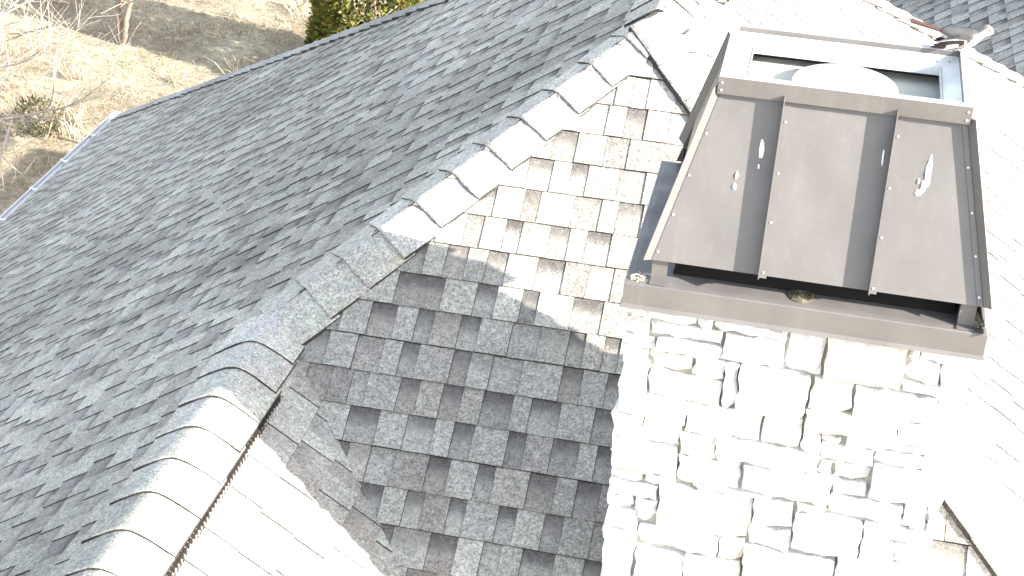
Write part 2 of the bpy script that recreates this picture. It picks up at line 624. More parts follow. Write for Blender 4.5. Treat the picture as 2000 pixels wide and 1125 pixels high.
def ridge_vent():
    mb = MB()
    y0, y1 = -1.66, -4.9
    for s in (-1, 1):
        for q in (0.148,):
            x = XW + s * q
            z = ZW - T * q
            a, c = (x - s * 0.05, x)
            mb.hexa([up(p) for p in [(min(a, c), y1, z + 0.004 + (.0375 if (a < c) == (s > 0) else 0)), (max(a, c), y1, z + 0.004 + (0 if s > 0 else .0375)), (max(a, c), y0, z + 0.004 + (0 if s > 0 else .0375)), (min(a, c), y0, z + 0.004 + (.0375 if s > 0 else 0)),
                                     (min(a, c), y1, z + (.072 if s > 0 else .034)), (max(a, c), y1, z + (.034 if s > 0 else .072)), (max(a, c), y0, z + (.034 if s > 0 else .072)), (min(a, c), y0, z + (.072 if s > 0 else .034))]])
            y = y0
            while y > y1:                    # the row of fins along the vent's edge
                xa, xb = x, x + s * 0.014
                mb.box(min(xa, xb), max(xa, xb), y - 0.011, y, up((0, 0, z - 0.012)).z, up((0, 0, z + 0.026)).z)
                y -= 0.024
    mb.build('ridge_vent', M['vent'], house)


ridge_vent()


def eaves():
    ze = -T * XE
    mb = MB()                                # trough: back, bottom, sloped front, rolled lip
    x = -XE + 0.01
    prof = [(0, -.012), (0, -.125), (-.065, -.125), (-.085, -.07), (-.105, -.05), (-.105, -.004), (-.096, -.004), (-.096, -.044), (-.077, -.062), (-.058, -.117), (-.006, -.117), (-.006, -.012)]
    y0, y1 = -5.6, YH + XE + 0.1
    k = len(prof)
    mb.add([up((x + a, y0, ze + c)) for a, c in prof] + [up((x + a, y1, ze + c)) for a, c in prof],
           [(i, (i + 1) % k, k + (i + 1) % k, k + i) for i in range(k)] + [tuple(range(k - 1, -1, -1)), tuple(range(k, 2 * k))])
    g = mb.build('gutter', M['white_metal'], house)
    y = 8.05 - 0.35
    while y > -5:
        h = MB()
        h.box(x - .100, x - .004, y - .014, y + .014, up((0, 0, ze - .012)).z, up((0, 0, ze - .006)).z)
        h.box(x - .104, x - .084, y - .018, y + .018, up((0, 0, ze - .012)).z, up((0, 0, ze + .008)).z)
        h.build('hanger', M['white_metal'], g)
        y -= 0.66
    e = MB()
    e.add([up((x + .0, y1 - .004, ze - .005)), up((x - .105, y1 - .004, ze - .005)), up((x - .065, y1 - .004, ze - .126)), up((x, y1 - .004, ze - .126)),
           up((x + .0, y1 + .004, ze - .005)), up((x - .105, y1 + .004, ze - .005)), up((x - .065, y1 + .004, ze - .126)), up((x, y1 + .004, ze - .126))],
          [(0, 1, 2, 3), (7, 6, 5, 4), (0, 4, 5, 1), (1, 5, 6, 2), (2, 6, 7, 3), (3, 7, 4, 0)])
    e.build('gutter_end', M['white_metal'], g)
    f = MB()
    f.box(-XE + .02, -XE + .05, -5.6, YH + XE, H + ze - .2, H + ze - .013)
    f.build('fascia', M['white_metal'], house)
    w = MB()
    w.box(-XE + .45, 4.2, -4.3, YH + XE - .45, 0, H + ze - .16)
    w.build('wall', M['wall'], house)
    w2 = MB()
    w2.box(0.9, 3.6, 5.0, 10.0, 0, H - 2.85)
    w2.build('wall', M['wall'], house)


eaves()

# ------------------------------------------------------------------ the chimney
STONES = [[225, 276, -61, -12], [278, 422, -62, -12], [225, 288, -131, -64], [289, 499, -122, -71], [425, 471, -69, -12], [473, 684, -69, -12], [225, 310, -167, -131], [310, 501, -167, -122], [501, 684, -173, -69], [225, 291, -239, -169], [293, 423, -238, -171], [426, 520, -237, -173], [225, 301, -325, -239], [301, 518, -325, -238], [520, 561, -328, -174], [225, 426, -409, -327], [225, 295, -497, -410], [295, 416, -499, -409], [225, 417, -605, -499], [225, 322, -651, -606], [326, 415, -640, -605], [426, 651, -435, -328], [651, 766, -433, -325], [561, 767, -325, -174], [418, 523, -518, -437], [417, 609, -626, -518], [524, 828, -513, -435], [612, 879, -628, -515], [464, 710, -640, -628], [225, 368, -710, -652], [225, 294, -761, -712], [297, 372, -762, -710], [311, 369, -810, -762], [225, 310, -848, -762], [372, 658, -809, -640], [661, 784, -739, -642], [658, 785, -823, -742], [225, 318, -905, -848], [321, 572, -890, -812], [225, 314, -949, -905], [225, 312, -1080, -949], [314, 472, -1051, -909], [472, 650, -1013, -890], [572, 652, -889, -809], [652, 933, -980, -823], [787, 992, -799, -666], [880, 1097, -663, -574], [985, 1187, -562, -446], [1099, 1168, -663, -565], [1168, 1187, -662, -564], [995, 1187, -719, -663], [994, 1098, -799, -721], [1098, 1187, -795, -719], [933, 1187, -914, -799], [829, 985, -465, -401], [879, 984, -519, -465], [881, 981, -574, -520], [987, 1187, -446, -401], [895, 1187, -401, -364], [1032, 1187, -361, -285], [768, 1032, -364, -279], [770, 893, -279, -175], [893, 1126, -279, -186], [686, 792, -173, -12], [792, 1017, -175, -12], [1020, 1054, -71, -12], [1056, 1187, -74, -12], [1020, 1117, -145, -74], [1117, 1187, -148, -74], [1017, 1187, -186, -148], [1126, 1187, -285, -186], [766, 826, -433, -368], [826, 886, -393, -368], [831, 876, -513, -468], [786, 876, -663, -628], [936, 1086, -1043, -918], [1086, 1186, -1003, -918], [651, 836, -1113, -983], [836, 936, -1123, -983], [476, 606, -1083, -1013], [606, 646, -1113, -1013], [1086, 1186, -1093, -1003], [316, 476, -1113, -1053], [936, 1086, -1143, -1043], [226, 316, -1203, -1083], [476, 606, -1163, -1083], [1086, 1186, -1223, -1093], [316, 476, -1213, -1113], [606, 836, -1233, -1113], [836, 936, -1243, -1123], [936, 1086, -1263, -1143], [476, 606, -1253, -1163], [226, 316, -1353, -1203], [316, 456, -1283, -1213], [606, 766, -1303, -1233], [766, 836, -1333, -1233], [1086, 1186, -1303, -1223], [456, 606, -1353, -1253], [836, 936, -1383, -1243], [936, 1086, -1363, -1263], [316, 456, -1393, -1283], [606, 746, -1413, -1303], [1086, 1186, -1423, -1303], [746, 836, -1403, -1333], [226, 316, -1483, -1353], [456, 606, -1463, -1353], [936, 1086, -1473, -1363], [316, 456, -1523, -1393], [836, 936, -1463, -1383], [606, 836, -1513, -1413], [1086, 1186, -1553, -1423], [456, 606, -1593, -1463], [836, 936, -1543, -1463], [936, 1076, -1623, -1473], [226, 316, -1603, -1483], [606, 836, -1593, -1513], [316, 426, -1613, -1523], [426, 456, -1623, -1523], [836, 936, -1693, -1543], [1076, 1186, -1703, -1553], [456, 566, -1743, -1593], [566, 736, -1723, -1593], [736, 836, -1693, -1593], [226, 316, -1723, -1603], [316, 426, -1683, -1613], [426, 456, -1743, -1623], [936, 1036, -1743, -1623], [1036, 1076, -1703, -1623], [316, 426, -1743, -1683], [736, 846, -1743, -1693], [846, 936, -1743, -1693], [1036, 1186, -1743, -1703]]
STONE_TONES = [(0.70, 0.70, 0.685), (0.72, 0.715, 0.70), (0.66, 0.63, 0.56), (0.63, 0.635, 0.635), (0.70, 0.70, 0.68)]


def stone_mesh(w, h, deep, R, front=True):
    """a split-faced block: face towards -Y, centred on x and z, its back at y = 0.05"""
    nx, nz = max(3, min(10, int(w / 0.028) + 1)), max(3, min(8, int(h / 0.028) + 1))
    seed = Vector((R.uniform(0, 50), R.uniform(0, 50), R.uniform(0, 50)))
    tx, tz = R.uniform(-.10, .10), R.uniform(-.12, .12)
    cut = [R.uniform(0.0, 0.25) if R.random() < 0.5 else 0.0 for _ in range(4)]
    vs_, fs_ = [], []
    for j in range(nz + 1):
        for i in range(nx + 1):
            a, b = i / nx * 2 - 1, j / nz * 2 - 1
            x, z = a * w / 2, b * h / 2
            edge = max(abs(a), abs(b))
            q = Vector((x, 0, z))
            nn = noise.noise(q * 11 + seed) * 0.012 + noise.noise(q * 31 + seed) * 0.008
            nn = round(nn / .006) * .004 + nn * .4
            y = -deep + nn + tx * x + tz * z
            mx, mz = min(w / 2 - abs(x), h / 2 - abs(z)), 0
            if edge > 0.999:                                   # rounded arris, wandering outline
                y += 0.008 + R.uniform(0, 0.010)
                wob = 0.011
                x += noise.noise(q * 30 + seed * 1.7) * wob - math.copysign(0.001, a) * (abs(a) > .999)
                z += noise.noise(q * 30 + seed * 2.3) * wob - math.copysign(0.001, b) * (abs(b) > .999)
            for ci, (ca, cb) in enumerate(((1, 1), (1, -1), (-1, 1), (-1, -1))):   # broken corners
                if cut[ci] and a * ca + b * cb > 2 - cut[ci] * 3:
                    y += (a * ca + b * cb - 2 + cut[ci] * 3) * 0.02
            vs_.append((x, y, z))
    k = nx + 1
    for j in range(nz):
        for i in range(nx):
            p = j * k + i
            fs_.append((p, p + 1, p + k + 1, p + k))
    rim = list(range(k)) + [j * k + nx for j in range(1, nz + 1)] + [nz * k + i for i in range(nx - 1, -1, -1)] + [j * k for j in range(nz - 1, 0, -1)]
    b0 = len(vs_)
    for i in rim:
        vs_.append((vs_[i][0], 0.05, vs_[i][2]))
    m_ = len(rim)
    for i in range(m_):
        fs_.append((rim[i], b0 + i, b0 + (i + 1) % m_, rim[(i + 1) % m_]))
    me = mesh('stone', vs_, fs_, M['stone'])
    tone = R.choice(STONE_TONES)
    s = R.uniform(.92, 1.06)
    face_cols(me, [tuple(c * s for c in tone)] * len(me.polygons))
    return me


def chimney():
    x0, x1, y0, y1 = CHIM
    mb = MB()
    mb.box(x0 + .026, x1 - .026, y0 + .026, y1 - .026, H - 2.4, H - .012)
    ch = mb.build('chimney', M['mortar'], house, label='square chimney of pale rough limestone blocks')
    R = random.Random(21)
    for a, b, c, d in STONES:
        a, b, c, d = a / 1000, b / 1000, c / 1000, d / 1000
        g = 0.002
        deep = R.uniform(0.004, 0.030) + (0.012 if (b - a) * (d - c) > 0.02 else 0)
        left, right = a < x0 + .01, b > x1 - .01
        o = link('stone', stone_mesh(b - a - 2 * g + (.012 if left or right else 0), d - c - 2 * g, deep, R), ch)
        o.location = ((a + b) / 2 + (-.006 if left else 0) + (.006 if right else 0), y0 + .012, H + (c + d) / 2)
    for side in ('left', 'right', 'back'):                     # coursed blocks on the other faces
        z = -0.012
        while z > -1.7:
            h = R.uniform(.06, .15)
            lo, hi = (y0 + .012, y1 - .012) if side != 'back' else (x0 + .01, x1 - .01)
            s = lo
            while s < hi - .01:
                w = min(R.uniform(.12, .36), hi - s)
                if hi - s - w < .08:
                    w = hi - s
                zz = T * (s + w) if side != 'back' else T * y1
                if z > zz - 0.15:
                    o = link('stone', stone_mesh(w - .006, h - .005, R.uniform(.004, .026), R), ch)
                    m_ = s + w / 2
                    if side == 'left':
                        o.location, o.rotation_euler = (x0 + .012, m_, H + z - h / 2), (0, 0, -math.pi / 2)
                    elif side == 'right':
                        o.location, o.rotation_euler = (x1 - .012, m_, H + z - h / 2), (0, 0, math.pi / 2)
                    else:
                        o.location, o.rotation_euler = (m_, y1 - .012, H + z - h / 2), (0, 0, math.pi)
                s += w
            z -= h
    # round flue with its flat lid inside the shroud
    fl = MB()
    cx, cy, rad, sides = 0.735, -1.975, 0.148, 36
    ring = lambda rr, z: [(cx + rr * math.cos(i * math.tau / sides), cy + rr * math.sin(i * math.tau / sides), H + z) for i in range(sides)]
    zs = [(.125, -.05), (.125, .545), (rad, .545), (rad, .588), (rad - .004, .594), (.10, .602), (.05, .606)]
    for i, (rr, z) in enumerate(zs):
        fl.v += [Vector(p) for p in ring(rr, z)]
        if i:
            fl.f += [((i - 1) * sides + j, (i - 1) * sides + (j + 1) % sides, i * sides + (j + 1) % sides, i * sides + j) for j in range(sides)]
    fl.f.append(tuple((len(zs) - 1) * sides + j for j in range(sides)))
    fl.build('flue_pipe', M['galv'], ch, smooth=False, label='round pale metal flue lid inside the shroud')


chimney()


# ------------------------------------------------------------------ the metal shroud on the chimney
def shroud():
    sh = link('chimney_shroud', None, None, 'brown metal chimney shroud with standing seams and open top', 'chimney cap')
    sh.location = (0.706, -1.935, H - 0.004)
    org = sh.location.copy()

    def fin(mb, name, mat='metal', bevel=0, smooth=False, parent=None, **kw):
        mb.v = [v - org for v in mb.v]
        o = mb.build(name, M[mat], sh, smooth, bevel, **kw)
        if parent is not None:
            o.parent = parent
        return o
    # base pan: drip skirt and shallow pan
    X0, X1, Y0, Y1 = .206, 1.212, -2.35, -1.53
    b = MB()
    zt, zb, lip = H + .070, H - .002, .006
    o_ = [(X0, Y0), (X1, Y0), (X1, Y1), (X0, Y1)]
    i_ = [(X0 + .02, Y0 + .02), (X1 - .02, Y0 + .02), (X1 - .02, Y1 - .02), (X0 + .02, Y1 - .02)]
    hem = [(X0 - .007, Y0 - .007), (X1 + .007, Y0 - .007), (X1 + .007, Y1 + .007), (X0 - .007, Y1 + .007)]
    b.v = [Vector((x, y, zb - .006)) for x, y in i_] + [Vector((x, y, zb - .007)) for x, y in hem] + [Vector((x, y, zb + .004)) for x, y in o_] + [Vector((x, y, zt - .003)) for x, y in o_] + \
          [Vector((x + (.003 if x == X0 else -.003), y + (.003 if y == Y0 else -.003), zt)) for x, y in o_] + [Vector((x, y, zt + .002)) for x, y in i_]
    rings = 6
    for r in range(rings - 1):
        for k in range(4):
            b.f.append((r * 4 + k, r * 4 + (k + 1) % 4, (r + 1) * 4 + (k + 1) % 4, (r + 1) * 4 + k))
    b.f.append((20, 21, 22, 23))
    b.f.append((3, 2, 1, 0))
    pan = fin(b, 'base_pan')
    # four sloped panels
    bx0, bx1, by0, by1, bz = .274, 1.186, -2.335, -1.562, H + .147
    tx0, tx1, ty0, ty1, tz = .402, 1.062, -2.157, -1.783, H + .612
    bot = [Vector((bx0, by0, bz)), Vector((bx1, by0, bz)), Vector((bx1, by1, bz)), Vector((bx0, by1, bz))]
    top = [Vector((tx0, ty0, tz)), Vector((tx1, ty0, tz)), Vector((tx1, ty1, tz)), Vector((tx0, ty1, tz))]
    for k in range(4):
        k2 = (k + 1) % 4
        mb = MB()
        ext = 0.0 if k == 0 else 0.158
        if k == 3:                           # the left sheet covers only the back part, an open slot shows beside the front panel
            fr = .40
            bq, tq = bot[3].lerp(bot[0], fr), top[3].lerp(top[0], fr)
            mb.slab([bot[3].lerp(top[3], .25), bq.lerp(tq, .25), tq, top[3]], .002)
        else:
            mb.slab([bot[k] + (bot[k] - top[k]) * ext, bot[k2] + (bot[k2] - top[k2]) * ext, top[k2], top[k]], .002)
        panel = fin(mb, 'panel')
        n = (bot[k2] - bot[k]).cross(top[k] - bot[k]).normalized()
        e = (bot[k2] - bot[k]).normalized()
        # standing seams (vertical on the face) and the flanges along the slanted corners
        hgt = .036
        if k in (0, 2):
            seams = [.577, .878]
            for x in seams:
                t0, t1 = Vector((x, bot[k].y, bz - .008)), Vector((x, top[k].y, tz + .0))
                s = MB()
                s.slab([t0 - e * .0015 + n * hgt, t0 + e * .0015 + n * hgt, t1 + e * .0015 + n * hgt, t1 - e * .0015 + n * hgt], hgt - .001)
                wv = (t1 - t0)
                s.slab([t0 + e * .0016 + n * .0028, t0 + e * .021 + n * .0028, t1 + e * .021 + n * .0028, t1 + e * .0016 + n * .0028], .0024)
                seam = fin(s, 'seam')
                for q in (.03, .31, .58, .86):
                    screw(t0 + wv * q + e * .011 + n * .003, n, seam, fin)
        for a, c, sg in ((bot[k], top[k], 1), (bot[k2], top[k2], -1)):
            if k == 3:
                continue
            s = MB()
            w_in = e * .017 * sg
            hh = n * (.027 if k in (0, 2) else .012) - e * sg * (.020 if k in (0, 2) else 0)
            s.slab([a, a + hh, c + hh, c][::sg], .002)
            s.slab([a + e * .003 * sg + n * .0028, a + w_in + n * .0028, c + w_in + n * .0028, c + e * .003 * sg + n * .0028][::sg], .0024)
            fl = fin(s, 'corner_flange')
            if k == 0:
                for q in (.05, .27, .5, .74):
                    screw(a + (c - a) * q + e * sg * .0105 + n * .003, n, fl, fin)
    # rim round the open top
    r = MB()
    ox0, ox1, oy0, oy1, z0, z1 = .394, 1.068, -2.180, -1.760, H + .603, H + .655
    o_ = [(ox0, oy0), (ox1, oy0), (ox1, oy1), (ox0, oy1)]
    ins = lambda d: [(ox0 + d, oy0 + d), (ox1 - d, oy0 + d), (ox1 - d, oy1 - d), (ox0 + d, oy1 - d)]
    prof = [(ins(.002), z0 + .0), (o_, z0 + .001), (o_, z1 - .002), (ins(.002), z1), (ins(.022), z1), (ins(.023), z1 - .003), (ins(.023), z0 + .012), (ins(.004), z0 + .01)]
    for pts, z in prof:
        r.v += [Vector((x, y, z)) for x, y in pts]
    for j in range(len(prof)):
        j2 = (j + 1) % len(prof)
        for k in range(4):
            r.f.append((j * 4 + k, j * 4 + (k + 1) % 4, j2 * 4 + (k + 1) % 4, j2 * 4 + k))
    rim = fin(r, 'rim')
    lp = MB()
    for pts, z in ((ins(.0005), z1 - .001), (ins(.002), z1 + .0015), (ins(.0225), z1 + .0015), (ins(.0225), z1 - .001)):
        lp.v += [Vector((x, y, z)) for x, y in pts]
    for j in range(4):
        for k in range(4):
            lp.f.append((j * 4 + k, j * 4 + (k + 1) % 4, (j + 1) % 4 * 4 + (k + 1) % 4, (j + 1) % 4 * 4 + k))
    fin(lp, 'rim_edge', 'lip')
    for x, z in ((ox0 + .010, z0 + .012), (ox0 + .010, z0 + .034), (ox1 - .010, z0 + .012), (ox1 - .010, z0 + .036)):
        screw(Vector((x, oy0, z)), Vector((0, -1, 0)), rim, fin)
    # galvanised ledge and the upper edge of the liner inside
    lg = MB()
    a, c = ins(.024), ins(.070)
    for pts, z in ((a, z1 - .016), (a, z1 - .018), (c, z1 - .034), (c, z1 - .036), (c, z1 - .060), (ins(.072), z1 - .060), (ins(.072), z1 - .030)):
        lg.v += [Vector((x, y, z)) for x, y in pts]
    for j in range(6):
        for k in range(4):
            lg.f.append((j * 4 + k, j * 4 + (k + 1) % 4, (j + 1) * 4 + (k + 1) % 4, (j + 1) * 4 + k))
    led = fin(lg, 'inner_ledge', 'galv')
    for x, y in ((.985, -1.81), (1.02, -1.806), (1.03, -1.90), (1.028, -2.02), (.60, -1.806)):
        screw(Vector((x, y, z1 - .0265)), Vector((0, 0, 1)), led, fin, 'metal')
    fp = MB()
    fp.box(.405, 1.058, -2.17, -1.77, H + .560, H + .563)
    fin(fp, 'inner_plate', 'pale_sheet')
    # added black box inside: blocks stray light, darkens the gap and left slot
    sc = MB()
    sc.hexa([(.335, -2.268, H + .0735), (1.125, -2.268, H + .0735), (1.125, -1.662, H + .0735), (.335, -1.662, H + .0735),
             (.432, -2.143, H + .550), (1.032, -2.143, H + .550), (1.032, -1.800, H + .550), (.432, -1.800, H + .550)])
    fin(sc, 'light_block_box', 'light_block')
    # legs between the pan and the panels
    for lx, ly, sy in ((.300, -2.322, -1), (1.150, -2.322, -1), (.300, -1.60, 1), (1.150, -1.60, 1)):
        l = MB()
        l.slab([(lx - .022, ly, H + .073), (lx + .022, ly, H + .073), (lx + .022, ly - .004 * sy, H + .160), (lx - .022, ly - .004 * sy, H + .160)], .003)
        l.box(lx - .023, lx + .023, min(ly, ly + sy * .022), max(ly, ly + sy * .022), H + .0725, H + .0755)
        l.box(lx - .022, lx - .019, min(ly, ly - sy * .026), max(ly, ly - sy * .026), H + .074, H + .155)
        fin(l, 'leg')
    # droppings on the front panel
    n = (bot[1] - bot[0]).cross(top[0] - bot[0]).normalized()
    vv = (top[0] - bot[0])
    vv.x = 0
    vv.normalize()
    R = random.Random(9)
    for x, z, w, h in ((.535, .47, .007, .030), (.533, .425, .003, .008), (.477, .395, .004, .012), (.476, .366, .006, .010), (.983, .462, .009, .050), (.976, .430, .007, .018), (.966, .412, .009, .009), (.962, .440, .003, .008), (.859, .49, .003, .024)):
        t = (H + z - bz) / (tz - bz)
        base = Vector((x, by0 + (ty0 - by0) * t, H + z)) + n * .0012
        d = MB()
        m_ = 14
        d.v.append(base + n * .003)
        for rr, hh in ((.6, .0024), (1.0, 0)):
            for i in range(m_):
                an = i * math.tau / m_
                q = rr * R.uniform(.72, 1.15)
                d.v.append(base + Vector((1, 0, 0)) * math.cos(an) * w * q + vv * math.sin(an) * h * q + n * hh)
        for i in range(m_):
            j = (i + 1) % m_
            d.f += [(0, 1 + i, 1 + j), (1 + i, 1 + m_ + i, 1 + m_ + j, 1 + j)]
        fin(d, 'dropping', 'dropping', smooth=True)
    return sh


def screw(p, n, parent, fin, mat='screw'):
    s = MB()
    a = n.orthogonal().normalized()
    c = n.cross(a)
    m_ = 8
    for rr, h in ((.0034, -.002), (.0034, .001), (.0022, .0020)):
        s.v += [p + (a * math.cos(i * math.tau / m_) + c * math.sin(i * math.tau / m_)) * rr + n * h for i in range(m_)]
    for j in range(2):
        s.f += [(j * m_ + i, j * m_ + (i + 1) % m_, (j + 1) * m_ + (i + 1) % m_, (j + 1) * m_ + i) for i in range(m_)]
    s.f.append(tuple(2 * m_ + i for i in range(m_)))
    fin(s, 'screw', mat, parent=parent)


shroud()


# ------------------------------------------------------------------ small things on the shroud
def wasp_nest():
    o = MB()
    sides = 22
    zs = [(.036, 0), (.037, .004), (.031, .009), (.029, .006), (.025, .010), (.022, .007), (.017, .011), (.013, .008), (.007, .012), (.003, .009)]
    R = random.Random(4)
    for i, (r, z) in enumerate(zs):
        for k in range(sides):
            a = k * math.tau / sides
            q = r * R.uniform(.93, 1.07)
            o.v.append(Vector((q * math.cos(a), q * math.sin(a), z)))
        if i:
            o.f += [((i - 1) * sides + k, (i - 1) * sides + (k + 1) % sides, i * sides + (k + 1) % sides, i * sides + k) for k in range(sides)]
    o.f.append(tuple((len(zs) - 1) * sides + k for k in range(sides)))
    ob = o.build('wasp_nest', M['nest'], None, label='small round ringed wasp nest on the shroud base below the middle panel', cat='wasp nest')
    ob.location = (.70, -2.288, H + .0705)


def debris(loc, n, rad, seed, label):
    R = random.Random(seed)
    o = MB()
    for i in range(n):
        a, r = R.uniform(0, math.tau), rad * math.sqrt(R.random())
        c = Vector((r * math.cos(a), r * math.sin(a) * 1.3, R.uniform(.002, .016) * (1.2 - r / rad)))
        d = Vector((R.uniform(-1, 1), R.uniform(-1, 1), R.uniform(-.3, .5))).normalized() * R.uniform(.006, .016)
        o.tube([c - d, c + Vector((0, 0, .002)), c + d], [.0025, R.uniform(.003, .006), .002], 5)
    ob = o.build('nest_debris', M['debris'], None, label=label, cat='debris', group='debris on the shroud base')
    ob.location = loc


wasp_nest()
debris((1.186, -2.285, H + .0675), 34, .024, 3, 'straw-coloured clump of debris beside the right front leg of the shroud')
debris((.242, -2.315, H + .0675), 16, .020, 8, 'few pale crumbs of debris beside the left front leg of the shroud')


def bird(name_label, loc, rz, pitch=0.0, group='small birds on the roof'):
    b = link('bird', None, None, name_label, 'bird', group)
    rings = [(-.052, .057, .004, .004), (-.045, .055, .010, .009), (-.030, .051, .018, .018), (-.008, .046, .025, .026), (.016, .048, .0265, .029), (.036, .057, .022, .025),
             (.049, .069, .0165, .0185), (.058, .080, .0165, .0165), (.068, .0845, .0150, .0150), (.077, .084, .0095, .0095), (.081, .083, .004, .004)]
    s = 14
    mb, cols = MB(), []
    for i, (x, z, ry, rz_) in enumerate(rings):
        for k in range(s):
            a = k * math.tau / s
            mb.v.append(Vector((x + .25 * rz_ * math.sin(a) * (-1 if x > .03 else 0), ry * math.cos(a), z + rz_ * math.sin(a))))
        if i:
            for k in range(s):
                mb.f.append(((i - 1) * s + k, i * s + k, i * s + (k + 1) % s, (i - 1) * s + (k + 1) % s))
                topside = math.sin((k + .5) * math.tau / s)
                cols.append((.115, .108, .104) if topside > .1 and i < 6 else (.15, .14, .13) if topside > .3 else (.42, .39, .35))
    mb.f += [tuple(range(s)), tuple((len(rings) - 1) * s + k for k in range(s - 1, -1, -1))]
    cols += [(.3, .28, .26)] * 2
    o = mb.build('body', M['feather'], b, True)
    face_cols(o.data, cols)
    t, cols = MB(), []
    for q, (dy, ln) in enumerate(((-.007, .125), (0, .132), (.007, .125))):
        a, e = Vector((-.040, dy * .6, .055 + q % 2 * .0015)), Vector((-.040 - ln * .72, dy * 1.6, .055 + ln * .13 + q % 2 * .0015))
        t.slab([a + Vector((0, -.005, 0)), a + Vector((0, .005, 0)), e + Vector((0, .0065, 0)), e + Vector((0, -.0065, 0))][::-1], .0016)
        cols += [(.055, .026, .020) if q != 1 else (.085, .045, .034)] * 6
    o = t.build('tail', M['feather'], b)
    face_cols(o.data, cols)
    for sy in (-1, 1):
        w, cols = MB(), []
        for q, (x0, z0, x1, z1, wd, c) in enumerate(((.030, .060, -.030, .044, .015, (.11, .10, .095)), (.022, .050, -.048, .030, .010, (.50, .47, .43)), (.016, .046, -.058, .022, .009, (.035, .028, .026)), (.008, .040, -.064, .014, .008, (.045, .032, .028)), (.004, .036, -.054, .012, .006, (.48, .45, .42)))):
            y = sy * (.0245 + .0012 * q)
            pts = []
            m_ = 7
            for i in range(m_):
                f = i / (m_ - 1)
                wid = wd * math.sin(math.pi * min(.97, .18 + f * .80)) ** .7
                cx, cz = x0 + (x1 - x0) * f, z0 + (z1 - z0) * f
                yy = y * (1 - .45 * max(0, f - .55))
                pts.append((Vector((cx, yy, cz + wid)), Vector((cx, yy + sy * .003, cz - wid))))
            for (a, c_), (d, e) in zip(pts, pts[1:]):
                w.slab([a, c_, e, d] if sy < 0 else [a, d, e, c_], .0015)
                cols += [c] * 6
        o = w.build('wing', M['feather'], b)
        face_cols(o.data, cols)
        lg = MB()
        lg.tube([(.004, sy * .011, .028), (-.002, sy * .011, .014), (.004, sy * .011, .002)], [.0028, .0014, .0014], 6)
        for ang in (-.5, 0, .5, math.pi):
            lg.tube([(.004, sy * .011, .002), (.004 + .012 * math.cos(ang), sy * .011 + .012 * math.sin(ang), .0008)], [.0013, .0007], 5)
        lg.build('leg', M['beak'], b)
        ey = MB()
        ey.tube([(.070, sy * .0125, .088), (.070, sy * .0150, .088)], [.0024, .0012], 8)
        ey.build('eye', M['beak'], b)
    bk = MB()
    bk.tube([(.078, 0, .0835), (.088, 0, .0825), (.099, 0, .081)], [.0042, .0026, .0006], 8)
    bk.build('beak', M['beak'], b)
    b.location = loc
    b.rotation_euler = (0, pitch, rz)
    for c_ in b.children:                    # crouching: the body low over the feet
        if c_.name.split('.')[0] not in ('leg',):
            c_.location.z = -.009
    return b


bird('grey bird with rusty tail perched on the right back corner of the shroud rim', (1.036, -1.772, H + .655), math.radians(-8), math.radians(1)).scale = (1.1, 1.12, 1.0)
bird('brown bird on the roof at the top edge behind the shroud, mostly out of frame', (.225, .62, H - .149), math.radians(0), math.radians(20))


# ------------------------------------------------------------------ garden
def grow(R, out, p, d, length, rad, level, levels, bend, spread, kids, twist_up):
    n = 4
    pts, rs = [p.copy()], [rad]
    for i in range(n):
        d = (d + Vector((R.gauss(0, bend), R.gauss(0, bend), R.gauss(0, bend) + twist_up))).normalized()
        p = p + d * length / n
        pts.append(p.copy())
        rs.append(max(rad * (1 - .62 * (i + 1) / n), .0025))
    out.append((level, pts, rs))
    if level < levels:
        for k in range(kids[level]):
            t = R.uniform(.3, 1.0) * n
            i = min(int(t), n - 1)
            q = pts[i].lerp(pts[i + 1], t - i)
            side = Vector((R.gauss(0, 1), R.gauss(0, 1), R.gauss(0, .6))).normalized()
            nd_ = (d * (1 - spread) + side * spread).normalized()
            grow(R, out, q, nd_, length * R.uniform(.45, .72), rs[i] * .62, level + 1, levels, bend, spread, kids, twist_up)


def bare_tree(name, label, base, stems, seed, levels, kids, mat, group=None, spread=.55, bend=.13, up_=.05):
    R = random.Random(seed)
    t = link(name, None, None, label, 'tree', group)
    t.location = base
    segs = []
    for d, ln, rad in stems:
        grow(R, segs, Vector((0, 0, -.05)), Vector(d).normalized(), ln, rad, 0, levels, bend, spread, kids, up_)
    tr, cr = MB(), MB()
    for lv, pts, rs in segs:
        (tr if lv == 0 else cr).tube(pts, rs, 6 if lv == 0 else 4, lv == 0)
    tr.build('trunk', mat, t, True)
    cr.build('crown', mat, t, True)
    return t


bare_tree('bare_tree', 'pale leafless tree with sunlit twigs on the lawn at the left edge', (-12.25, 14.0, 0),
          [((.75, .1, .75), 2.4, .050), ((.35, -.2, .95), 2.7, .045), ((.1, .3, 1), 2.6, .045), ((.95, -.25, .45), 2.2, .04), ((-.5, .2, .9), 2.4, .04)], 5, 3, (7, 5, 4), M['bark_pale'], 'bare trees on the lawn', .5)
bare_tree('bare_tree', 'thin grey bare sapling with forked trunk standing in the shadow band', (-11.36, 18.15, 0),
          [((-.18, 0, 1), 2.3, .075), ((.22, .05, 1), 2.3, .065)], 8, 2, (7, 4), M['bark_grey'], 'bare trees on the lawn', .45, .07)


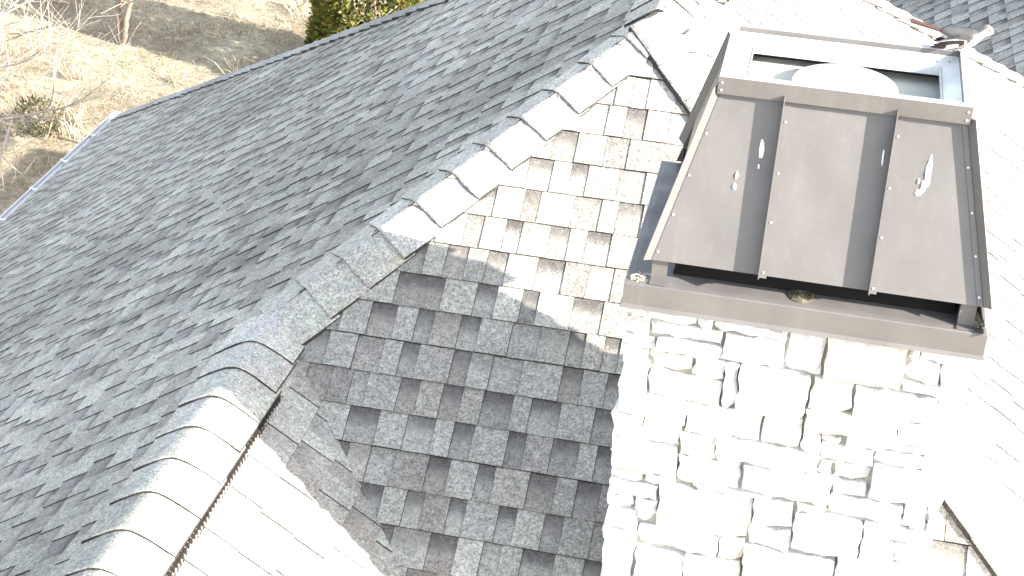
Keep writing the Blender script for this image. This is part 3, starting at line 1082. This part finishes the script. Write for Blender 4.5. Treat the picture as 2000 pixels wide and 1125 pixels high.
def foliage(n, shape, size, cols, R, droop=.2):
    vs_, fs_, cs_ = [], [], []
    for i in range(n):
        p, out = shape(R)
        cl = noise.noise(p * 3.2)
        d = (out + Vector((R.gauss(0, .45), R.gauss(0, .45), R.gauss(0, .45) + droop))).normalized()
        s = d.cross(Vector((R.gauss(0, 1), R.gauss(0, 1), R.gauss(0, 1)))).normalized()
        L_, w = size * R.uniform(.6, 1.4), size * R.uniform(.25, .45)
        b = len(vs_)
        vs_ += [p - s * w * .4, p + d * L_ * .5 - s * w, p + d * L_, p + d * L_ * .5 + s * w, p + s * w * .4]
        fs_.append((b, b + 1, b + 2, b + 3, b + 4))
        c = cols[min(len(cols) - 1, max(0, int((cl * .9 + .5 + R.gauss(0, .18)) * len(cols))))]
        cs_.append(tuple(x * R.uniform(.8, 1.2) for x in c))
    return vs_, fs_, cs_


def evergreen(label, base, height, radius, seed, n):
    R = random.Random(seed)
    t = link('evergreen_tree', None, None, label, 'tree')
    t.location = base
    tr = MB()
    tr.tube([(0, 0, -.05), (0.02, 0, height * .5), (0, 0, height * .93)], [.11, .07, .015], 8)
    for k in range(26):
        z = height * R.uniform(.06, .85)
        a = R.uniform(0, math.tau)
        r = radius * (1 - z / height) ** .6 * .85
        tr.tube([(0, 0, z), (r * .6 * math.cos(a), r * .6 * math.sin(a), z + r * .2), (r * math.cos(a), r * math.sin(a), z + r * .5)], [.022, .014, .006], 5, False)
    tr.build('trunk', M['bark_grey'], t, True)

    def shape(R):
        z = height * (R.random() ** 1.25) * .99
        a = R.uniform(0, math.tau)
        lump = 1 + .22 * noise.noise(Vector((math.cos(a) * 1.6, math.sin(a) * 1.6, z * 1.3 + seed)))
        r = radius * (1 - (z / height)) ** .62 * lump * (R.uniform(.35, 1.0) ** .45)
        o = Vector((math.cos(a), math.sin(a), .45))
        return Vector((r * math.cos(a), r * math.sin(a), z + .12)), o
    v, f, c = foliage(n, shape, .085, [(.045, .055, .014), (.10, .11, .024), (.18, .175, .04), (.26, .245, .06)], R)
    me = mesh('crown', v, f, M['leaf'])
    face_cols(me, c)
    link('crown', me, t)


evergreen('dense yellow-green evergreen tree behind the hip of the left roof slope', (-6.6, 17.75, 0), 5.2, 1.25, 3, 24000)


def shrub():
    R = random.Random(14)
    t = link('shrub', None, None, 'low olive green shrub among dry weeds beside the gutter', 'shrub')
    t.location = (-11.0, 14.3, 0)
    st = MB()
    for k in range(14):
        a = R.uniform(0, math.tau)
        r = R.uniform(.1, .4)
        st.tube([(0, 0, -.03), (r * .5 * math.cos(a), r * .5 * math.sin(a), .25), (r * math.cos(a), r * math.sin(a), R.uniform(.4, .75))], [.010, .007, .003], 4, False)
    st.build('stem', M['bark_grey'], t)

    def shape(R):
        d = Vector((R.gauss(0, 1), R.gauss(0, 1), R.gauss(0, 1))).normalized()
        r = R.uniform(.3, 1) ** .5
        return Vector((d.x * .42 * r, d.y * .36 * r, max(.03, .30 + d.z * .30 * r))), d
    v, f, c = foliage(900, shape, .05, [(.10, .10, .045), (.15, .14, .065), (.22, .19, .10), (.30, .26, .16)], R)
    me = mesh('foliage', v, f, M['leaf'])
    face_cols(me, c)
    link('foliage', me, t)


shrub()


def dry_grass():
    R = random.Random(33)
    v, f, c = [], [], []
    tones = [(.40, .345, .25), (.33, .275, .19), (.46, .41, .31), (.26, .21, .14), (.22, .20, .11)]

    def blade(x, y, h, tone):
        a = R.uniform(0, math.tau)
        d = Vector((math.cos(a), math.sin(a), 0))
        lean = Vector((R.gauss(0, .5), R.gauss(0, .5), 1)).normalized()
        w = min(.009, h * R.uniform(.03, .06))
        p = Vector((x, y, -.03))
        b = len(v)
        v.extend([p - d * w, p + d * w, p + lean * h * .6 + d * w * .7, p + lean * h + Vector((R.gauss(0, .12), R.gauss(0, .12), -.04)) * h, p + lean * h * .6 - d * w * .7])
        f.append((b, b + 1, b + 2, b + 3, b + 4))
        c.append(tuple(t * R.uniform(.8, 1.2) for t in tone))
    for i in range(30000):
        x, y = R.uniform(-16, -5.5), R.uniform(9.5, 25)
        q = noise.noise(Vector((x * .7, y * .7, 0)))
        if q < R.uniform(-.5, .25):
            continue
        blade(x, y, R.uniform(.05, .14) * (1 + max(0, q)), tones[min(4, int(R.random() ** 1.3 * 5))])
    for k in range(34):                      # taller tufts
        cx, cy = R.uniform(-15, -6), R.uniform(12, 24)
        if k < 6:
            cx, cy = R.gauss(-10.6, .45), R.gauss(14.6, .4)
        tall = R.uniform(.3, .75)
        for i in range(R.randint(14, 40)):
            blade(cx + R.gauss(0, .09), cy + R.gauss(0, .09), tall * R.uniform(.5, 1), tones[R.choice((0, 2, 2, 1))])
    me = mesh('dry_grass', v, f, M['straw'])
    face_cols(me, c)
    link('dry_grass', me, None, 'dry straw-coloured grass and weeds covering the lawn', 'grass', kind='stuff')


dry_grass()
